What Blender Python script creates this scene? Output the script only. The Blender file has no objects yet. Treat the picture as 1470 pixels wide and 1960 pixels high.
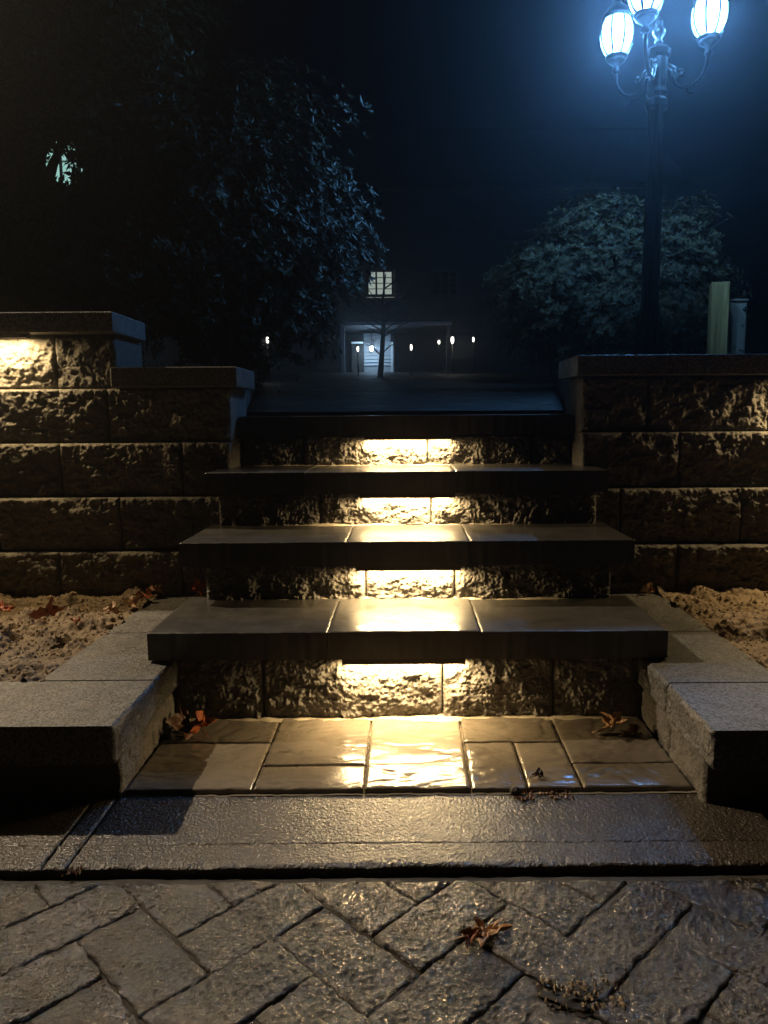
import bpy, bmesh, math, random
import numpy as np
from mathutils import Vector, Matrix, Euler

random.seed(7)
rng = np.random.default_rng(7)
R = math.radians
scene = bpy.context.scene
col = scene.collection

# ------------------------------------------------------------------ camera
EYE = 0.865
F_PX, W_PX, H_PX = 1415.0, 1470.0, 1960.0
cam_d = bpy.data.cameras.new('camera')
cam = bpy.data.objects.new('camera', cam_d)
col.objects.link(cam)
cam_d.sensor_fit = 'VERTICAL'
cam_d.sensor_height = 36.0
cam_d.lens = 36.0 * F_PX / H_PX
cam_d.shift_x = -(779.0 - 735.0) / H_PX
cam_d.clip_start = 0.02
cam_d.clip_end = 500.0
cam.location = (0, 0, EYE)
cam.rotation_euler = (Matrix.Rotation(R(90) - 0.1300, 3, 'X') @ Matrix.Rotation(-0.006985, 3, 'Z')).to_euler()
scene.camera = cam

# ------------------------------------------------------------------ world: night sky
world = bpy.data.worlds.new('World')
scene.world = world
world.use_nodes = True
wn = world.node_tree
wn.nodes.clear()
w_out = wn.nodes.new('ShaderNodeOutputWorld')
w_bg = wn.nodes.new('ShaderNodeBackground')
w_sky = wn.nodes.new('ShaderNodeTexSky')
w_sky.sky_type = 'NISHITA'
w_sky.sun_disc = False
w_sky.sun_elevation = R(-5.0)
w_sky.sun_rotation = R(150)
w_bg.inputs['Strength'].default_value = 0.002
wn.links.new(w_sky.outputs[0], w_bg.inputs['Color'])
wn.links.new(w_bg.outputs[0], w_out.inputs['Surface'])

scene.view_settings.view_transform = 'Standard'
scene.view_settings.look = 'None'
scene.view_settings.gamma = 1.0
scene.view_settings.exposure = 0.0
scene.view_settings.use_curve_mapping = False
scene.render.engine = 'CYCLES'
scene.cycles.use_denoising = True
scene.cycles.max_bounces = 6
scene.cycles.diffuse_bounces = 2
scene.cycles.glossy_bounces = 3
scene.cycles.transmission_bounces = 4
scene.cycles.transparent_max_bounces = 8
scene.cycles.volume_bounces = 0
scene.cycles.sample_clamp_indirect = 4.0
scene.cycles.caustics_reflective = False
scene.cycles.caustics_refractive = False

WARM = (1.0, 0.71, 0.34)
LED_W = 7.5
WALL_LED_W = 7.0
FLOOD_W = 1400.0
LAMP_W = 115.0
COLD = (0.17, 0.47, 1.0)
HAZE = 0.0085

# ------------------------------------------------------------------ numpy noise
def _h(ix, iy, s):
    n = (ix.astype(np.int64) * 374761393 + iy.astype(np.int64) * 668265263 + s * 974634777) & 0xffffffff
    n = ((n ^ (n >> 13)) * 1274126177) & 0xffffffff
    n = (n ^ (n >> 16)) & 0xffffff
    return n / float(0xffffff)

def vn(x, y, s=0):
    ix, iy = np.floor(x), np.floor(y)
    fx, fy = x - ix, y - iy
    fx = fx * fx * (3 - 2 * fx)
    fy = fy * fy * (3 - 2 * fy)
    a, b = _h(ix, iy, s), _h(ix + 1, iy, s)
    c, d = _h(ix, iy + 1, s), _h(ix + 1, iy + 1, s)
    return (a + (b - a) * fx) * (1 - fy) + (c + (d - c) * fx) * fy - 0.5

def fbm(x, y, octs=4, s=0, gain=0.5):
    t = np.zeros_like(x); a = 1.0; f = 1.0
    for k in range(octs):
        t += a * vn(x * f + 17.3 * k, y * f + 9.1 * k, s + k * 31)
        a *= gain; f *= 2.03
    return t

def worley(x, y, s=0):
    ix, iy = np.floor(x), np.floor(y)
    best = np.full_like(x, 9.0)
    for dx in (-1, 0, 1):
        for dy in (-1, 0, 1):
            cx_, cy_ = ix + dx, iy + dy
            px = cx_ + _h(cx_, cy_, s + 5); py = cy_ + _h(cx_, cy_, s + 77)
            best = np.minimum(best, (px - x) ** 2 + (py - y) ** 2)
    return np.sqrt(best)

def facets(x, y, s=0, slope=0.9):
    ix, iy = np.floor(x), np.floor(y)
    best = np.full_like(x, -9.0)
    for dx in (-1, 0, 1):
        for dy in (-1, 0, 1):
            cx_, cy_ = ix + dx, iy + dy
            px = cx_ + _h(cx_, cy_, s + 5); py = cy_ + _h(cx_, cy_, s + 77)
            hh = _h(cx_, cy_, s + 101) * 0.9
            gx = (_h(cx_, cy_, s + 131) - .5) * 2 * slope; gy = (_h(cx_, cy_, s + 157) - .5) * 2 * slope
            ex, ey = x - px, y - py
            best = np.maximum(best, hh + gx * ex + gy * ey - 0.75 * (np.abs(ex) + np.abs(ey)))
    return best - 0.25

# ------------------------------------------------------------------ materials
MATS = {}
def new_mat(name):
    m = bpy.data.materials.new(name)
    m.use_nodes = True
    MATS[name] = m
    return m, m.node_tree, m.node_tree.nodes['Principled BSDF']

def N(nt, typ, **kw):
    n = nt.nodes.new(typ)
    for k, v in kw.items():
        if k in n.inputs:
            n.inputs[k].default_value = v
        else:
            setattr(n, k, v)
    return n

def rough_mat(name, c1, c2, scale=14.0, rough=(0.5, 0.75), bump=((220, 0.4, 0.002),), speck=None, coat=0.0, coat_rough=0.15, spec=0.5, dirt=None):
    m, nt, p = new_mat(name)
    tc = N(nt, 'ShaderNodeNewGeometry')
    pos = tc.outputs['Position']
    n1 = N(nt, 'ShaderNodeTexNoise', Scale=scale, Detail=6.0, Roughness=0.65)
    nt.links.new(pos, n1.inputs['Vector'])
    r1 = N(nt, 'ShaderNodeValToRGB')
    r1.color_ramp.elements[0].position = 0.3; r1.color_ramp.elements[1].position = 0.72
    r1.color_ramp.elements[0].color = (*c1, 1); r1.color_ramp.elements[1].color = (*c2, 1)
    nt.links.new(n1.outputs['Fac'], r1.inputs[0])
    out = r1.outputs[0]
    oi = N(nt, 'ShaderNodeObjectInfo')
    hv = N(nt, 'ShaderNodeMapRange'); hv.inputs['To Min'].default_value = 0.68; hv.inputs['To Max'].default_value = 1.2
    nt.links.new(oi.outputs['Random'], hv.inputs['Value'])
    mx0 = N(nt, 'ShaderNodeMix', data_type='RGBA', blend_type='MULTIPLY'); mx0.inputs[0].default_value = 1.0
    nt.links.new(out, mx0.inputs[6]); nt.links.new(hv.outputs[0], mx0.inputs[7])
    out = mx0.outputs[2]
    if speck:
        sc, col_s, th, amt = speck
        v = N(nt, 'ShaderNodeTexNoise', Scale=sc, Detail=2.0, Roughness=0.8)
        nt.links.new(pos, v.inputs['Vector'])
        rr = N(nt, 'ShaderNodeMapRange'); rr.inputs['From Min'].default_value = th; rr.inputs['From Max'].default_value = th + 0.045
        rr.inputs['To Max'].default_value = amt
        nt.links.new(v.outputs['Fac'], rr.inputs['Value'])
        mx = N(nt, 'ShaderNodeMix', data_type='RGBA')
        nt.links.new(rr.outputs[0], mx.inputs[0]); nt.links.new(out, mx.inputs[6]); mx.inputs[7].default_value = (*col_s, 1)
        out = mx.outputs[2]
    if dirt:
        sc, col_d, th = dirt
        v = N(nt, 'ShaderNodeTexNoise', Scale=sc, Detail=5.0, Roughness=0.6)
        nt.links.new(pos, v.inputs['Vector'])
        rr = N(nt, 'ShaderNodeMapRange'); rr.inputs['From Min'].default_value = th; rr.inputs['From Max'].default_value = th + 0.15
        nt.links.new(v.outputs['Fac'], rr.inputs['Value'])
        mx = N(nt, 'ShaderNodeMix', data_type='RGBA')
        nt.links.new(rr.outputs[0], mx.inputs[0]); nt.links.new(out, mx.inputs[6]); mx.inputs[7].default_value = (*col_d, 1)
        out = mx.outputs[2]
    nt.links.new(out, p.inputs['Base Color'])
    n2 = N(nt, 'ShaderNodeTexNoise', Scale=scale * 1.7, Detail=4.0)
    nt.links.new(pos, n2.inputs['Vector'])
    mr = N(nt, 'ShaderNodeMapRange'); mr.inputs['From Min'].default_value = 0.3; mr.inputs['From Max'].default_value = 0.7
    mr.inputs['To Min'].default_value = rough[0]; mr.inputs['To Max'].default_value = rough[1]
    nt.links.new(n2.outputs['Fac'], mr.inputs['Value'])
    nt.links.new(mr.outputs[0], p.inputs['Roughness'])
    prev = None
    for sc, st, dist in bump:
        nb = N(nt, 'ShaderNodeTexNoise', Scale=sc, Detail=3.0, Roughness=0.6)
        nt.links.new(pos, nb.inputs['Vector'])
        b = N(nt, 'ShaderNodeBump', Strength=st, Distance=dist)
        nt.links.new(nb.outputs['Fac'], b.inputs['Height'])
        if prev: nt.links.new(prev.outputs[0], b.inputs['Normal'])
        prev = b
    if prev:
        nt.links.new(prev.outputs[0], p.inputs['Normal'])
        if coat: nt.links.new(prev.outputs[0], p.inputs['Coat Normal'])
    p.inputs['Coat Weight'].default_value = coat
    p.inputs['Coat Roughness'].default_value = coat_rough
    p.inputs['Specular IOR Level'].default_value = spec
    return m

def flat_mat(name, c, rough=0.5, metal=0.0, spec=0.5, trans=0.0):
    m, nt, p = new_mat(name)
    p.inputs['Base Color'].default_value = (*c, 1)
    p.inputs['Roughness'].default_value = rough
    p.inputs['Metallic'].default_value = metal
    p.inputs['Specular IOR Level'].default_value = spec
    p.inputs['Transmission Weight'].default_value = trans
    nz = N(nt, 'ShaderNodeTexNoise', Scale=60.0, Detail=4.0)
    b = N(nt, 'ShaderNodeBump', Strength=0.15, Distance=0.002)
    g = N(nt, 'ShaderNodeNewGeometry')
    nt.links.new(g.outputs['Position'], nz.inputs['Vector'])
    nt.links.new(nz.outputs['Fac'], b.inputs['Height']); nt.links.new(b.outputs[0], p.inputs['Normal'])
    return m

def emit_mat(name, c, s):
    m, nt, p = new_mat(name)
    p.inputs['Base Color'].default_value = (0.5, 0.5, 0.5, 1)
    p.inputs['Emission Color'].default_value = (*c, 1)
    p.inputs['Emission Strength'].default_value = s
    return m

SPLIT = rough_mat('split_face_concrete', (0.11, 0.10, 0.086), (0.22, 0.20, 0.172), 22, (0.5, 0.8),
                  ((150, 0.9, 0.006), (420, 0.8, 0.003)), speck=(300, (0.05, 0.045, 0.04), 0.55, 0.7))
TREAD = rough_mat('wet_tread_concrete', (0.045, 0.041, 0.036), (0.085, 0.078, 0.07), 9, (0.32, 0.5),
                  ((260, 0.10, 0.0012), (40, 0.04, 0.002)), speck=(420, (0.04, 0.038, 0.035), 0.55, 0.75), coat=0.38, coat_rough=0.11, spec=0.4)
COPING = rough_mat('damp_coping_concrete', (0.16, 0.154, 0.145), (0.27, 0.26, 0.245), 12, (0.4, 0.6),
                   ((190, 0.7, 0.003),), speck=(170, (0.035, 0.033, 0.03), 0.49, 0.9))
PAVER = rough_mat('wet_slate_paver', (0.125, 0.105, 0.082), (0.20, 0.17, 0.135), 7, (0.16, 0.3),
                  ((34, 0.14, 0.005), (150, 0.3, 0.0022)), coat=0.6, coat_rough=0.1, dirt=(19, (0.07, 0.058, 0.045), 0.62))
APRON = rough_mat('wet_textured_slab', (0.045, 0.035, 0.025), (0.085, 0.067, 0.049), 10, (0.3, 0.42),
                  ((150, 1.0, 0.0055),), speck=(260, (0.02, 0.016, 0.012), 0.56, 0.6), coat=0.8, coat_rough=0.2, spec=0.6)
BRICKM = rough_mat('wet_weathered_brick', (0.026, 0.020, 0.014), (0.060, 0.046, 0.033), 12, (0.14, 0.26),
                   ((135, 1.0, 0.008),), speck=(200, (0.012, 0.010, 0.008), 0.56, 0.6), coat=1.0, coat_rough=0.10, spec=0.7)
JOINT = rough_mat('joint_sand', (0.035, 0.03, 0.024), (0.06, 0.05, 0.04), 40, (0.7, 0.9), ((300, 0.6, 0.002),))
SANDM = rough_mat('loose_sand', (0.26, 0.22, 0.16), (0.40, 0.34, 0.25), 120, (0.7, 0.9), ((420, 0.6, 0.002),))
SOIL = rough_mat('sandy_soil', (0.22, 0.16, 0.10), (0.36, 0.27, 0.17), 30, (0.75, 0.95), ((260, 0.7, 0.004),),
                 speck=(60, (0.07, 0.05, 0.035), 0.6, 0.8))
PATIO = rough_mat('wet_patio', (0.014, 0.011, 0.008), (0.028, 0.022, 0.016), 3, (0.5, 0.85), ((7, 0.5, 0.03), (40, 0.5, 0.012)), coat=0.0, spec=0.15)
EARTH = rough_mat('dark_mulch', (0.02, 0.016, 0.012), (0.045, 0.036, 0.026), 8, (0.8, 0.95), ((40, 0.8, 0.02),))
BLACKM = flat_mat('black_painted_metal', (0.008, 0.008, 0.009), 0.4, 0.0, 0.35)
BRONZE = flat_mat('bronze_housing', (0.05, 0.04, 0.03), 0.4, 0.5)
GREYM = flat_mat('grey_galvanised', (0.60, 0.46, 0.32), 0.5, 0.1)
BOLTM = flat_mat('steel_bolt', (0.7, 0.72, 0.75), 0.2, 1.0)
BARK = rough_mat('bark', (0.03, 0.024, 0.018), (0.06, 0.048, 0.036), 30, (0.8, 0.95), ((60, 0.8, 0.01),))
SIDING = rough_mat('painted_siding', (0.30, 0.31, 0.32), (0.36, 0.37, 0.38), 4, (0.5, 0.6), ((30, 0.1, 0.003),))
DARKWALL = rough_mat('dark_stained_siding', (0.03, 0.024, 0.02), (0.045, 0.038, 0.03), 4, (0.6, 0.75), ((30, 0.2, 0.003),))
WHITE = rough_mat('white_trim', (0.62, 0.62, 0.6), (0.72, 0.72, 0.7), 6, (0.4, 0.5), ((40, 0.1, 0.002),))
ROOF = rough_mat('dark_shingle', (0.025, 0.025, 0.027), (0.045, 0.044, 0.045), 12, (0.7, 0.9), ((50, 0.6, 0.01),))
STONEB = rough_mat('grey_foundation', (0.22, 0.22, 0.22), (0.3, 0.3, 0.3), 8, (0.6, 0.8), ((60, 0.4, 0.01),))

def leaf_mat(name, c1, c2, rough, spec=0.6):
    m, nt, p = new_mat(name)
    g = N(nt, 'ShaderNodeNewGeometry')
    n1 = N(nt, 'ShaderNodeTexNoise', Scale=3.5, Detail=5.0, Roughness=0.7)
    nt.links.new(g.outputs['Position'], n1.inputs['Vector'])
    mx = N(nt, 'ShaderNodeMix', data_type='RGBA')
    r = N(nt, 'ShaderNodeMapRange'); r.inputs['From Min'].default_value = 0.35; r.inputs['From Max'].default_value = 0.65
    a = N(nt, 'ShaderNodeMath', operation='ADD')
    b = N(nt, 'ShaderNodeMath', operation='MULTIPLY'); b.inputs[1].default_value = 0.35
    s = N(nt, 'ShaderNodeMath', operation='SUBTRACT'); s.inputs[1].default_value = 0.17
    nt.links.new(g.outputs['Random Per Island'], b.inputs[0]); nt.links.new(b.outputs[0], s.inputs[0])
    nt.links.new(n1.outputs['Fac'], a.inputs[0]); nt.links.new(s.outputs[0], a.inputs[1])
    nt.links.new(a.outputs[0], r.inputs['Value'])
    nt.links.new(r.outputs[0], mx.inputs[0]); mx.inputs[6].default_value = (*c1, 1); mx.inputs[7].default_value = (*c2, 1)
    nt.links.new(mx.outputs[2], p.inputs['Base Color'])
    p.inputs['Roughness'].default_value = rough
    p.inputs['Specular IOR Level'].default_value = spec
    return m
FOLIAGE = leaf_mat('evergreen_foliage', (0.02, 0.026, 0.008), (0.045, 0.05, 0.014), 0.5, 0.3)
FOLIAGE2 = leaf_mat('rhododendron_foliage', (0.04, 0.034, 0.014), (0.10, 0.075, 0.03), 0.6, 0.3)

def dry_leaf_mat(name, c1, c2):
    m = rough_mat(name, c1, c2, 55, (0.4, 0.6), ((160, 0.5, 0.002),))
    return m
DRY_RED = dry_leaf_mat('dry_leaf_red', (0.22, 0.045, 0.012), (0.42, 0.12, 0.03))
DRY_TAN = dry_leaf_mat('dry_leaf_tan', (0.42, 0.22, 0.10), (0.62, 0.38, 0.20))
DRY_BROWN = dry_leaf_mat('dry_leaf_brown', (0.10, 0.04, 0.02), (0.22, 0.09, 0.035))
DRY_DARK = dry_leaf_mat('dry_leaf_dark', (0.035, 0.02, 0.014), (0.07, 0.04, 0.025))

def wood_mat():
    m, nt, p = new_mat('treated_timber')
    tc = N(nt, 'ShaderNodeTexCoord')
    mp = N(nt, 'ShaderNodeMapping'); mp.inputs['Scale'].default_value = (28, 28, 1.6)
    nt.links.new(tc.outputs['Object'], mp.inputs['Vector'])
    n1 = N(nt, 'ShaderNodeTexNoise', Scale=1.0, Detail=5.0, Roughness=0.6, Distortion=1.4)
    nt.links.new(mp.outputs[0], n1.inputs['Vector'])
    r1 = N(nt, 'ShaderNodeValToRGB')
    r1.color_ramp.elements[0].position = 0.35; r1.color_ramp.elements[1].position = 0.65
    r1.color_ramp.elements[0].color = (0.55, 0.30, 0.09, 1); r1.color_ramp.elements[1].color = (0.95, 0.56, 0.19, 1)
    nt.links.new(n1.outputs['Fac'], r1.inputs[0]); nt.links.new(r1.outputs[0], p.inputs['Base Color'])
    p.inputs['Roughness'].default_value = 0.6
    return m
WOOD = wood_mat()

def glass_mat():
    m, nt, p = new_mat('frosted_lantern_glass')
    nt.nodes.remove(p)
    o = nt.nodes['Material Output']
    t = N(nt, 'ShaderNodeBsdfTransparent'); t.inputs['Color'].default_value = (0.9, 0.97, 1, 1)
    tl = N(nt, 'ShaderNodeBsdfTranslucent'); tl.inputs['Color'].default_value = (0.6, 0.85, 0.9, 1)
    gl = N(nt, 'ShaderNodeBsdfGlossy'); gl.inputs['Roughness'].default_value = 0.1
    m1 = N(nt, 'ShaderNodeMixShader'); m1.inputs[0].default_value = 0.25
    m2 = N(nt, 'ShaderNodeMixShader'); m2.inputs[0].default_value = 0.06
    nt.links.new(t.outputs[0], m1.inputs[1]); nt.links.new(tl.outputs[0], m1.inputs[2])
    nt.links.new(m1.outputs[0], m2.inputs[1]); nt.links.new(gl.outputs[0], m2.inputs[2])
    nt.links.new(m2.outputs[0], o.inputs['Surface'])
    return m
LANTERN_GLASS = glass_mat()
LED_LENS = emit_mat('led_lens_warm', (1.0, 0.78, 0.45), 8.0)
BULB = emit_mat('cold_bulb', (0.72, 0.88, 1.0), 40.0)
PORCH_BULB = emit_mat('porch_bulb', (0.7, 0.86, 1.0), 30.0)
PATH_LENS = emit_mat('path_lens', (1.0, 0.93, 0.8), 5.0)
WINDOW_GLOW = emit_mat('lit_window', (0.62, 0.72, 0.62), 0.5)
WINDOW_GLOW2 = emit_mat('lit_window_pale', (0.45, 0.85, 0.75), 0.7)
DARK_GLASS = flat_mat('dark_glass', (0.01, 0.012, 0.015), 0.05, 0.0, 0.5)

# ------------------------------------------------------------------ object helpers
WORG = {}
def tag(o, label=None, cat=None, group=None, kind=None):
    if label: o['label'] = label
    if cat: o['category'] = cat
    if group: o['group'] = group
    if kind: o['kind'] = kind
    return o

def empty(name, loc, label=None, cat=None, group=None, kind=None):
    o = bpy.data.objects.new(name, None)
    o.empty_display_size = 0.1
    col.objects.link(o)
    o.location = loc
    WORG[o] = Vector(loc)
    return tag(o, label, cat, group, kind)

def attach(o, parent, worg):
    WORG[o] = Vector(worg)
    if parent is not None:
        o.parent = parent
        o.location = Vector(worg) - WORG[parent]
    else:
        o.location = worg

def mesh_obj(name, verts, faces, mat, parent=None, smooth=True, origin=None):
    v = np.asarray(verts, dtype=float)
    if origin is None:
        mn, mx = v.min(0), v.max(0)
        origin = np.array([(mn[0] + mx[0]) / 2, (mn[1] + mx[1]) / 2, mn[2]])
    me = bpy.data.meshes.new(name)
    me.from_pydata((v - origin).tolist(), [], faces if isinstance(faces, list) else faces.tolist())
    me.polygons.foreach_set('use_smooth', [smooth] * len(me.polygons))
    me.materials.append(mat)
    me.update()
    o = bpy.data.objects.new(name, me)
    col.objects.link(o)
    attach(o, parent, origin)
    return o

def bm_obj(name, bm, mat, parent=None, smooth=False, origin=None):
    bmesh.ops.recalc_face_normals(bm, faces=bm.faces[:])
    verts = [tuple(v.co) for v in bm.verts]
    bm.verts.index_update()
    faces = [[v.index for v in f.verts] for f in bm.faces]
    bm.free()
    return mesh_obj(name, verts, faces, mat, parent, smooth, origin)

def add_box(bm, x0, x1, y0, y1, z0, z1, bevel=0.0, rot=None, segs=2):
    r = bmesh.ops.create_cube(bm, size=1.0)
    vs = r['verts']
    for v in vs:
        v.co = Vector((x0 + (v.co.x + .5) * (x1 - x0), y0 + (v.co.y + .5) * (y1 - y0), z0 + (v.co.z + .5) * (z1 - z0)))
    if bevel > 0:
        es = list({e for v in vs for e in v.link_edges})
        bmesh.ops.bevel(bm, geom=es, offset=bevel, segments=segs, affect='EDGES', profile=0.5)
    return bm

def box(name, x0, x1, y0, y1, z0, z1, mat, parent=None, bevel=0.003, smooth=False):
    bm = bmesh.new()
    add_box(bm, x0, x1, y0, y1, z0, z1, bevel)
    return bm_obj(name, bm, mat, parent, smooth)

def tube_data(pts, rads, n=8, caps=True):
    pts = [Vector(p) for p in pts]
    V, Fc = [], []
    up = Vector((0, 0, 1))
    prev_x = None
    for i, p in enumerate(pts):
        t = (pts[min(i + 1, len(pts) - 1)] - pts[max(i - 1, 0)]).normalized()
        x = prev_x - t * prev_x.dot(t) if prev_x else (t.cross(up) if abs(t.dot(up)) < .95 else t.cross(Vector((1, 0, 0))))
        x.normalize(); prev_x = x
        y = t.cross(x)
        r = rads[i] if hasattr(rads, '__len__') else rads
        for k in range(n):
            a = 2 * math.pi * k / n
            V.append(p + x * (r * math.cos(a)) + y * (r * math.sin(a)))
    for i in range(len(pts) - 1):
        for k in range(n):
            a, b = i * n + k, i * n + (k + 1) % n
            Fc.append([a, b, b + n, a + n])
    if caps:
        Fc.append(list(range(n))[::-1]); Fc.append([(len(pts) - 1) * n + k for k in range(n)])
    return V, Fc

def tube(name, pts, rads, mat, parent=None, n=8):
    V, Fc = tube_data(pts, rads, n)
    return mesh_obj(name, [tuple(v) for v in V], Fc, mat, parent, True)

def lathe(name, cx, cy, prof, mat, parent=None, n=16, flute=0.0):
    V, Fc = [], []
    for (r, z) in prof:
        for k in range(n):
            a = 2 * math.pi * k / n
            rr = r * (1 - (flute if k % 2 else 0))
            V.append((cx + rr * math.cos(a), cy + rr * math.sin(a), z))
    for i in range(len(prof) - 1):
        for k in range(n):
            a, b = i * n + k, i * n + (k + 1) % n
            Fc.append([a, b, b + n, a + n])
    Fc.append(list(range(n))[::-1]); Fc.append([(len(prof) - 1) * n + k for k in range(n)])
    return mesh_obj(name, V, Fc, mat, parent, flute == 0)

# a concrete block with one rough split face; facing '-y', '+x' or '-x'
def split_block(name, a0, a1, face, depth, z0, z1, mat, parent, facing='-y', res=0.006, amp=0.016, seed=0, edge=0.010, bulge=0.008):
    w, h = a1 - a0, z1 - z0
    nx, nz = max(4, int(w / res)), max(4, int(h / res))
    u = np.linspace(0, w, nx + 1); z = np.linspace(0, h, nz + 1)
    U, Z = np.meshgrid(u, z)
    s = seed * 13 + 3
    du = np.minimum(U, w - U); dz = np.minimum(Z, h - Z)
    d = np.minimum(du, dz)
    big = fbm(U * 14 + seed * 3.7, Z * 17 + seed * 1.9, 3, s)
    mid = fbm(U * 55 + seed, Z * 55, 3, s + 7)
    rid = 0.5 - np.abs(fbm(U * 40 + 5, Z * 48 + seed, 3, s + 19)) * 2
    fine = fbm(U * 170, Z * 170, 2, s + 23)
    prof = bulge * np.clip(d / 0.05, 0, 1) ** 0.6
    off = prof + amp * (0.8 * big + 0.25 * mid + 0.12 * rid + 0.42 * fine + 0.62 * facets(U * 34 + seed, Z * 34 + .3 * seed, s + 61) + 0.32 * facets(U * 95 + seed, Z * 95, s + 67))
    fade = np.clip(d / edge, 0, 1)
    off = off * (0.35 + 0.65 * fade) - (1 - fade) * edge * (0.8 + 0.7 * fbm(U * 60 + 3, Z * 60, 2, s + 41))
    V = np.stack([U.ravel(), -off.ravel(), Z.ravel()], 1)
    nF = V.shape[0]
    idx = np.arange(nF).reshape(nz + 1, nx + 1)
    Fc = np.stack([idx[:-1, :-1], idx[:-1, 1:], idx[1:, 1:], idx[1:, :-1]], -1).reshape(-1, 4).tolist()
    border = list(idx[0, :]) + list(idx[1:, -1]) + list(idx[-1, -2::-1]) + list(idx[-2:0:-1, 0])
    back = V[border].copy(); back[:, 1] = depth
    nb = len(border)
    V = np.vstack([V, back])
    for i in range(nb):
        j = (i + 1) % nb
        Fc.append([border[j], border[i], nF + i, nF + j])
    Fc.append([nF + i for i in range(nb)][::-1][::-1])
    X = np.empty_like(V)
    if facing == '-y':
        X[:, 0] = a0 + V[:, 0]; X[:, 1] = face + V[:, 1]
    elif facing == '+x':      # runs along y, visible from +x
        X[:, 0] = face - V[:, 1]; X[:, 1] = a0 + V[:, 0]
    else:
        X[:, 0] = face + V[:, 1]; X[:, 1] = a1 - V[:, 0]
    X[:, 2] = z0 + V[:, 2]
    o = mesh_obj(name, X, Fc, mat, parent, True)
    # flat shading for the sawn sides
    sm = [True] * (nx * nz) + [False] * (len(o.data.polygons) - nx * nz)
    o.data.polygons.foreach_set('use_smooth', sm)
    return o

# a slab whose top is a relief grid with rolled edges (centre cx, cy; size w x l; turned by rot)
def relief_slab(name, cx, cy, w, l, ztop, thick, mat, parent, rot=0.0, res=0.006, relief=None, roll=0.006, roll_depth=0.006,
                tilt=(0, 0), clip_y=None, wob=0.0, seed=0):
    nx, ny = max(4, int(w / res)), max(4, int(l / res))
    x = np.linspace(-w / 2, w / 2, nx + 1); y = np.linspace(-l / 2, l / 2, ny + 1)
    Xg, Yg = np.meshgrid(x, y)
    d = np.minimum(w / 2 - np.abs(Xg), l / 2 - np.abs(Yg))
    t = np.clip(1 - d / roll, 0, 1)
    Z = -roll_depth * (1 - np.sqrt(np.clip(1 - t * t, 0, 1)))
    c, s = math.cos(rot), math.sin(rot)
    if wob:
        e = np.clip(1 - d / (roll * 2.5), 0, 1)
        Xg = Xg + wob * e * vn(Xg * 60 + seed, Yg * 60, seed) * np.sign(Xg) * 1.0
        Yg = Yg + wob * e * vn(Xg * 60, Yg * 60 + seed, seed + 3) * np.sign(Yg) * 1.0
    WX, WY = cx + c * Xg - s * Yg, cy + s * Xg + c * Yg
    if relief is not None: Z = Z + relief(WX, WY, seed) * np.clip(0.35 + d / roll, 0, 1)
    Z = Z + Xg * tilt[0] + Yg * tilt[1]
    V = np.stack([WX.ravel(), WY.ravel(), (ztop + Z).ravel()], 1)
    nF = V.shape[0]
    idx = np.arange(nF).reshape(ny + 1, nx + 1)
    Fc = np.stack([idx[:-1, :-1], idx[:-1, 1:], idx[1:, 1:], idx[1:, :-1]], -1).reshape(-1, 4).tolist()
    border = list(idx[0, :]) + list(idx[1:, -1]) + list(idx[-1, -2::-1]) + list(idx[-2:0:-1, 0])
    back = V[border].copy(); back[:, 2] = ztop - thick
    nb = len(border)
    V = np.vstack([V, back])
    for i in range(nb):
        j = (i + 1) % nb
        Fc.append([border[j], border[i], nF + i, nF + j])
    if clip_y is None: Fc.append([nF + i for i in range(nb)][::-1])
    if clip_y is not None and V[:, 1].max() > clip_y:
        if V[:, 1].min() > clip_y - 0.012: return None
        bm = bmesh.new()
        bv = [bm.verts.new(p) for p in V]
        for f in Fc: bm.faces.new([bv[i] for i in f])
        res_ = bmesh.ops.bisect_plane(bm, geom=bm.verts[:] + bm.edges[:] + bm.faces[:], plane_co=(0, clip_y, 0), plane_no=(0, 1, 0), clear_outer=True)
        # let the cut edge crumble and drop to the bed
        cut = [e for e in res_['geom_cut'] if isinstance(e, bmesh.types.BMEdge)]
        if cut:
            ex = bmesh.ops.extrude_edge_only(bm, edges=cut)
            for v in [g for g in ex['geom'] if isinstance(g, bmesh.types.BMVert)]:
                v.co.z = ztop - thick; v.co.y += 0.003
        return bm_obj(name, bm, mat, parent, True)
    o = mesh_obj(name, V, Fc, mat, parent, True)
    o.data.polygons.foreach_set('use_smooth', [True] * (nx * ny) + [False] * (len(o.data.polygons) - nx * ny))
    return o

def aggregate(WX, WY, seed):      # pebbly weathered concrete
    wv = worley(WX * 120, WY * 120, 3)
    return 0.0040 * fbm(WX * 30, WY * 30, 3, 11) + 0.0032 * (0.55 - wv) + 0.0022 * fbm(WX * 110, WY * 110, 2, 5)
def aggregate_fine(WX, WY, seed):
    wv = worley(WX * 150, WY * 150, 3)
    return 0.0016 * fbm(WX * 14, WY * 14, 3, 15) + 0.0018 * (0.55 - wv) + 0.0016 * fbm(WX * 150, WY * 150, 2, 8)
def slate(WX, WY, seed):
    a = fbm(WX * 7 + seed * 2.1, WY * 16 + seed, 4, 21, 0.55)
    r = np.abs(fbm(WX * 9 + seed, WY * 22 + seed * 1.3 + 3 * vn(WX * 6, WY * 6, 4), 3, 33))
    return 0.0034 * a - 0.0022 * np.clip(0.16 - r, 0, 1) / 0.16

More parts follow.
